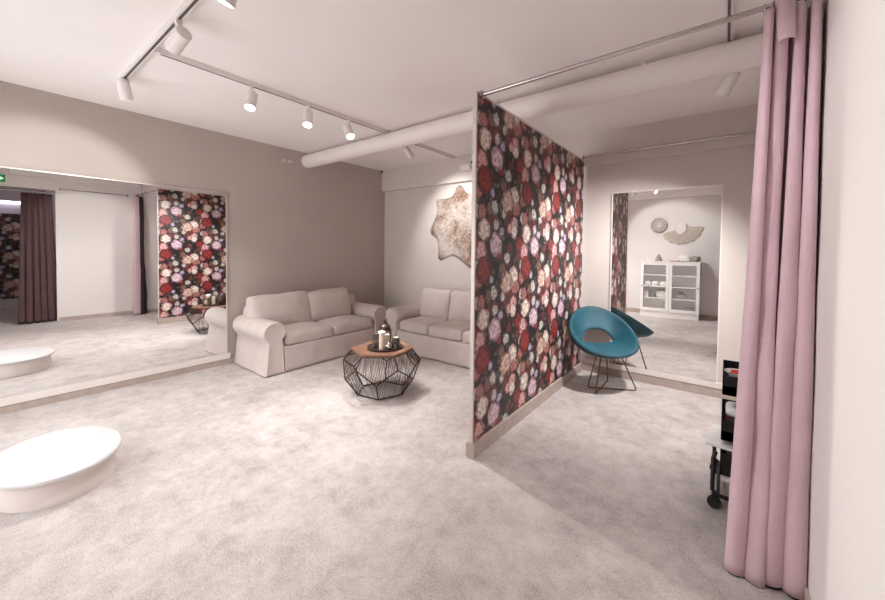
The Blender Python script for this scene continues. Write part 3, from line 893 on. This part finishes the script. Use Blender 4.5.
tube(bm, [(bx1, by0 - .03, .075), (bx0 - .005, by0 - .03, .075), (bx0 - .03, by0 - .03, .10), (bx0 - .03, by0 - .03, .27), (bx0 - .02, by0 + .0, .30)], .011, 10)
tube(bm, [(bx1, by1 + .04, .075), (bx0 - .005, by1 + .04, .075), (bx0 - .03, by1 + .04, .10), (bx0 - .03, by1 + .04, .27), (bx0 - .02, by1, .30)], .011, 10)
tube(bm, [(bx0 - .005, by0 - .03, .075), (bx0 - .005, by1 + .04, .075)], .009, 8)
tube(bm, [(bx1, by0 - .03, .075), (bx1, by1 + .04, .075)], .009, 8)
obj('base_frame', bm, m_black, t)
for x in (bx0 - .02, bx1 - .01):
    for y in (by0 - .03, by1 + .04):
        wb = nb(); lathe(wb, [(0, -.012), (.028, -.012), (.033, -.007), (.033, .007), (.028, .012), (0, .012)], 22)
        bmesh.ops.transform(wb, matrix=Matrix.Translation((x, y, .0335)) @ Matrix.Rotation(pi / 2, 4, 'X') , verts=wb.verts)
        cst = obj('caster', wb, m_rubber, t)
        obj('caster_fork', boxes((x - .012, x + .012, y - .016, y - .013, .026, .075), (x - .012, x + .012, y + .013, y + .016, .026, .075), (x - .012, x + .012, y - .016, y + .016, .071, .076)), m_black, cst, False)
TL = Vector((.11, 2.63, 0))
def at(x, y, z): return (TL.x + x, TL.y + y, TL.z + z)
# things in the baskets
o = obj('bowl', lathe(nb(), [(0, 0), (.035, .002), (.055, .03), (.062, .05), (.058, .05), (.05, .03), (.03, .008), (0, .007)], 28), m_white); o.location = at(-.042, -.02, .676)
tag(o, 'white bowl in the top basket of the black trolley', 'bowl')
o.scale = (1, 1, 1); o.location = at(-.042, -.02, .676)
bm = nb(); soft_box(bm, (.05, .05, .046), (0, 0, 0), .02, 5); o = obj('red_ball', bm, mat('red_rubber', srgb(196, 40, 34), .5)); o.location = at(-.05, -.02, .676 + .036)
tag(o, 'small red ball in the white bowl on the trolley', 'ball')
bm = nb(); soft_box(bm, (.07, .09, .08), (0, 0, 0), .02, 5); o = obj('cloth_roll', bm, mat('cream_cloth', srgb(222, 200, 176), .9)); o.location = at(.048, .06, .676 + .0405)
tag(o, 'cream cloth bundle beside the bowl in the top trolley basket', 'cloth')
bm = nb(); soft_box(bm, (.16, .13, .05), (0, 0, 0), .02, 6, crown=.01); o = obj('folded_towel', bm, m_white); o.location = at(-.012, -.03, .426 + .026 + .0565)
tag(o, 'white folded towel on top in the middle basket of the trolley', 'towel')
bm = nb(); soft_box(bm, (.17, .14, .05), (0, 0, 0), .02, 6); o = obj('folded_towel', bm, mat('brown_towel', srgb(98, 62, 52), .95)); o.location = at(-.012, -.03, .426 + .0255)
tag(o, 'brown folded towel under the white one in the middle trolley basket', 'towel')
# white board lying across the lowest basket, one corner sticking out
bm = extrude_poly(nb(), [(-.18, -.20), (.075, -.175), (.075, .145), (-.15, .10)], 'z', -.006, .006)
bmesh.ops.bevel(bm, geom=list(bm.edges), offset=.003, segments=2, affect='EDGES')
o = obj('white_board', bm, m_white); o.location = at(0, 0, .334); o.rotation_euler = (0, radians(4), 0)
tag(o, 'white board lying across the lowest trolley basket, corner sticking out', 'board')
bm = nb(); soft_box(bm, (.15, .2, .06), (0, 0, 0), .02, 6); o = obj('folded_cloth', bm, mat('beige_cloth', srgb(196, 180, 166), .95)); o.location = at(-.01, 0, .186 + .031)
tag(o, 'beige folded cloth in the lowest trolley basket, under the white board', 'cloth')

# ------------------------------------------------------------------ white glass-door cabinet (seen in the booth mirror)
CX0, CX1, CY0, CY1, CZ = -1.50, -.42, YF + .02, YF + .36, 1.20
t = thing('glass_cabinet', 'white glass-door cabinet against the near wall, seen in the booth mirror', 'cabinet', ((CX0 + CX1) / 2, CY0, 0))
w2 = (CX1 - CX0) / 2; D = CY1 - CY0
obj('carcass', boxes((-w2, -w2 + .022, 0, D - .022, .0, CZ - .02), (w2 - .022, w2, 0, D - .022, 0, CZ - .02), (-.012, .012, .01, D - .022, .12, CZ - .02), (-w2 + .022, w2 - .022, 0, .008, .1, CZ - .02), (-w2 + .022, w2 - .022, .008, D - .022, .12, .14), (-w2, w2, .02, D - .02, 0, .12)), m_white, t, False)
obj('top_board', boxes((-w2 - .012, w2 + .012, 0, D + .006, CZ - .02, CZ), bev=.003), m_white, t, False)
shz = [.40, .655, .90]
for z in shz:
    obj('shelf', boxes((-w2 + .022, w2 - .022, .01, D - .035, z - .009, z + .009)), m_white, t, False)
for s in (-1, 1):
    x0, x1 = (-w2, -.002) if s < 0 else (.002, w2)
    dr = obj('door', boxes((x0, x0 + .055, D - .022, D, .12, CZ - .022), (x1 - .055, x1, D - .022, D, .12, CZ - .022), (x0 + .055, x1 - .055, D - .022, D, .12, .19), (x0 + .055, x1 - .055, D - .022, D, CZ - .08, CZ - .022),
              (x0 + .055, x1 - .055, D - .020, D - .002, .648, .662)), m_white, t, False)
    obj('pane', boxes((x0 + .055, x1 - .055, D - .012, D - .009, .19, CZ - .08)), m_clearglass, dr, False)
    kb = lathe(nb(), [(0, 0), (.008, 0), (.008, .012), (.014, .018), (.012, .026), (0, .028)], 20)
    bmesh.ops.transform(kb, matrix=Matrix.Translation((x0 + .028 if s < 0 else x1 - .028, D, .66)) @ Matrix.Rotation(-pi / 2, 4, 'X'), verts=kb.verts)
    obj('knob', kb, m_dark, dr)
cxm = (CX0 + CX1) / 2
def put(name, label, cat, size, x, y, z, m, r=.02, group=None, crown=.0):
    bm = nb(); soft_box(bm, size, (0, 0, size[2] / 2), r, 5, crown=crown)
    o = obj(name, bm, m, None, True, 60); o.location = (cxm + x, CY0 + y, z); return tag(o, label, cat, group)
m_grey = mat('grey_weave', srgb(150, 140, 134), .9, var=.25, scale=40)
m_felt = mat('dark_grey_felt', srgb(92, 84, 80), .9)
for i, (x, wd) in enumerate(((-.42, .13), (-.27, .13), (-.12, .13))):
    put('folded_towel', 'white folded towel on the middle shelf behind the left cabinet door', 'towel', (wd, .2, .09), x, .16, shz[1] + .010, m_white, .03, 'towels in the white cabinet', .01)
put('storage_box', 'pale box at the far left on the lower shelf of the white cabinet', 'box', (.09, .16, .13), -.44, .17, shz[0] + .010, m_white, .008)
put('storage_box', 'dark grey box on the lower shelf of the white cabinet, left door', 'box', (.10, .16, .12), -.33, .17, shz[0] + .010, m_felt, .01)
put('cloth_pile', 'white cloth pile on the lower shelf behind the left cabinet door', 'cloth', (.22, .2, .13), -.14, .16, shz[0] + .010, mat('white_cloth', srgb(226, 220, 214), .95), .05, None, .02)
put('storage_box', 'grey box on the lower shelf behind the right cabinet door', 'box', (.16, .16, .10), .21, .17, shz[0] + .010, m_grey, .01)
put('storage_box', 'small dark box resting on the grey box behind the right cabinet door', 'box', (.09, .12, .045), .22, .17, shz[0] + .112, m_felt, .008)
put('paper_stack', 'stack of papers at the bottom behind the right cabinet door', 'papers', (.14, .2, .08), .36, .17, .142, m_grey, .006)
# on the cabinet top
q = thing('tiered_ornament', 'small grey tiered ornament on the left end of the white cabinet', 'ornament', (cxm - .22, CY0 + .18, CZ + .001))
obj('body', lathe(nb(), [(0, 0), (.085, 0), (.06, .03), (.072, .034), (.045, .075), (.055, .08), (.025, .12), (.03, .125), (.006, .16), (0, .162)], 32), m_grey, q)
put('white_dish', 'flat white dish beside the grey ornament on the cabinet', 'dish', (.12, .12, .035), -.40, .17, CZ + .001, m_white, .016)
put('book', 'rose-coloured book lying on the white cabinet near the middle', 'book', (.16, .2, .02), .085, .18, CZ + .001, mat('rose_cover', srgb(168, 120, 116), .6), .004)
put('book', 'pale thin book lying on the rose-coloured book on the cabinet', 'book', (.13, .17, .016), .085, .18, CZ + .0215, m_white, .004)
q = thing('white_bag', 'soft white bag with a handle standing on the white cabinet', 'bag', (cxm + .26, CY0 + .17, CZ + .001))
bm = nb(); soft_box(bm, (.22, .13, .14), (0, 0, .07), .045, 7, crown=.02, crown_axis=1); obj('body', bm, mat('white_leather', srgb(232, 228, 224), .6), q)
obj('handle', tube(nb(), [(.08 * cos(a), 0, .13 + .09 * sin(a)) for a in [pi * j / 14 for j in range(15)]], .006, 8), m_white, q)
q = thing('woven_basket', 'round grey woven basket on the right end of the white cabinet', 'basket', (cxm + .46, CY0 + .17, CZ + .001))
obj('body', lathe(nb(), [(0, 0), (.05, 0), (.078, .03), (.085, .07), (.07, .11), (.05, .12), (.046, .118), (.06, .07), (.05, .02), (0, .015)], 32), m_grey, q)

# wall decor above the cabinet
q = thing('woven_plate', 'round grey woven plate on the near wall above the cabinet, seen in the booth mirror', 'wall plate', (-1.215, YF, 2.0))
bm = nb()
for k in range(1, 9):
    rr_ = .0185 * k + .005
    tube(bm, [(rr_ * cos(a), .012 + .016 * (k / 8) ** 2, rr_ * sin(a)) for a in [2 * pi * j / 40 for j in range(40)]], .0105, 6, closed=True)
obj('coils', bm, m_grey, q)
bm = nb()
for k in range(16):
    a = 2 * pi * k / 16
    tube(bm, [(.02 * cos(a), .024, .02 * sin(a)), (.155 * cos(a + .35), .040, .155 * sin(a + .35))], .004, 6)
obj('spokes', bm, m_white, q)
q = thing('shell_necklace', 'cream oval shell collar with a wide feather fringe on the near wall above the cabinet', 'wall ornament', (-.80, YF, 1.91))
bm = nb()
lathe(bm, [(0, 0), (.10, 0), (.104, .010), (.09, .016), (.07, .012), (0, .010)], 36)
bmesh.ops.transform(bm, matrix=Matrix.Translation((0, .026, .02)) @ Matrix.Diagonal((1, 1, 1.35, 1)) @ Matrix.Rotation(-pi / 2, 4, 'X'), verts=bm.verts)
obj('collar', bm, m_ledge, q)
m_fea = mat('beige_feather', srgb(176, 164, 154), .9, var=.15, scale=30); m_fea2 = mat('pale_feather', srgb(198, 188, 180), .9, var=.1, scale=30)
for k in range(38):
    a = radians(202 + (359 - 202) * k / 37)
    r1 = .40 + .025 * sin((a - pi) ) * -1 + .015 * sin(k * 5.1)
    dx_, dz_ = cos(a), sin(a)
    p0 = Vector((.085 * dx_, .014, .02 + .12 * dz_)); p1 = Vector((r1 * dx_, .014, r1 * .95 * dz_ + .02))
    s = Vector((-dz_, 0, dx_)); bm = nb()
    prf = [(0, .006), (.25, .012), (.6, .019), (.85, .02), (.97, .010), (1, .001)]
    top = []; 
    for f, wd in prf:
        c = p0.lerp(p1, f) + Vector((0, .006 * sin(pi * f) + .004 * (k % 2), 0))
        top.append((bm.verts.new(c + s * wd), bm.verts.new(c + Vector((0, .004, 0))), bm.verts.new(c - s * wd), bm.verts.new(c - Vector((0, .002, 0)))))
    for A, B in zip(top, top[1:]):
        for i in range(4): bm.faces.new((A[i], A[(i + 1) % 4], B[(i + 1) % 4], B[i]))
    bm.faces.new(list(reversed(top[0]))); bm.faces.new(top[-1])
    obj('feather', bm, m_fea if k % 2 else m_fea2, q)

# ------------------------------------------------------------------ camera, view, world
yaw, pitch, roll, f, cx, cy = radians(37.0733), radians(1.5059), radians(.6349), 362.83, 452.11, 259.27
fw = Vector((-sin(yaw) * cos(pitch), cos(yaw) * cos(pitch), -sin(pitch)))
rt = Vector((cos(yaw), sin(yaw), 0)); up = rt.cross(fw)
r2 = rt * cos(roll) + up * sin(roll); u2 = up * cos(roll) - rt * sin(roll)
cam = bpy.data.cameras.new('camera'); co = bpy.data.objects.new('camera', cam); C.objects.link(co)
M = Matrix((r2, u2, -fw)).transposed().to_4x4(); M.translation = (0, 0, 1.4)
co.matrix_world = M
cam.sensor_fit = 'HORIZONTAL'; cam.sensor_width = 36; cam.lens = f / 885 * 36
cam.shift_x = (442.5 - cx) / 885; cam.shift_y = (cy - 300) / 885
cam.clip_start = .02
sc.camera = co
w = bpy.data.worlds.new('world'); sc.world = w; w.use_nodes = True
w.node_tree.nodes['Background'].inputs[0].default_value = (.975, .985, 1, 1)
w.node_tree.nodes['Background'].inputs[1].default_value = 3.4
vs = sc.view_settings
sc.display_settings.display_device = 'sRGB'
vs.view_transform = 'Standard'; vs.look = 'None'; vs.gamma = 1; vs.use_curve_mapping = False
vs.exposure = 0.2
try:
    sc.cycles.diffuse_bounces = 8; sc.cycles.max_bounces = 14; sc.cycles.glossy_bounces = 6
    sc.cycles.sample_clamp_indirect = 4.0
except Exception: pass
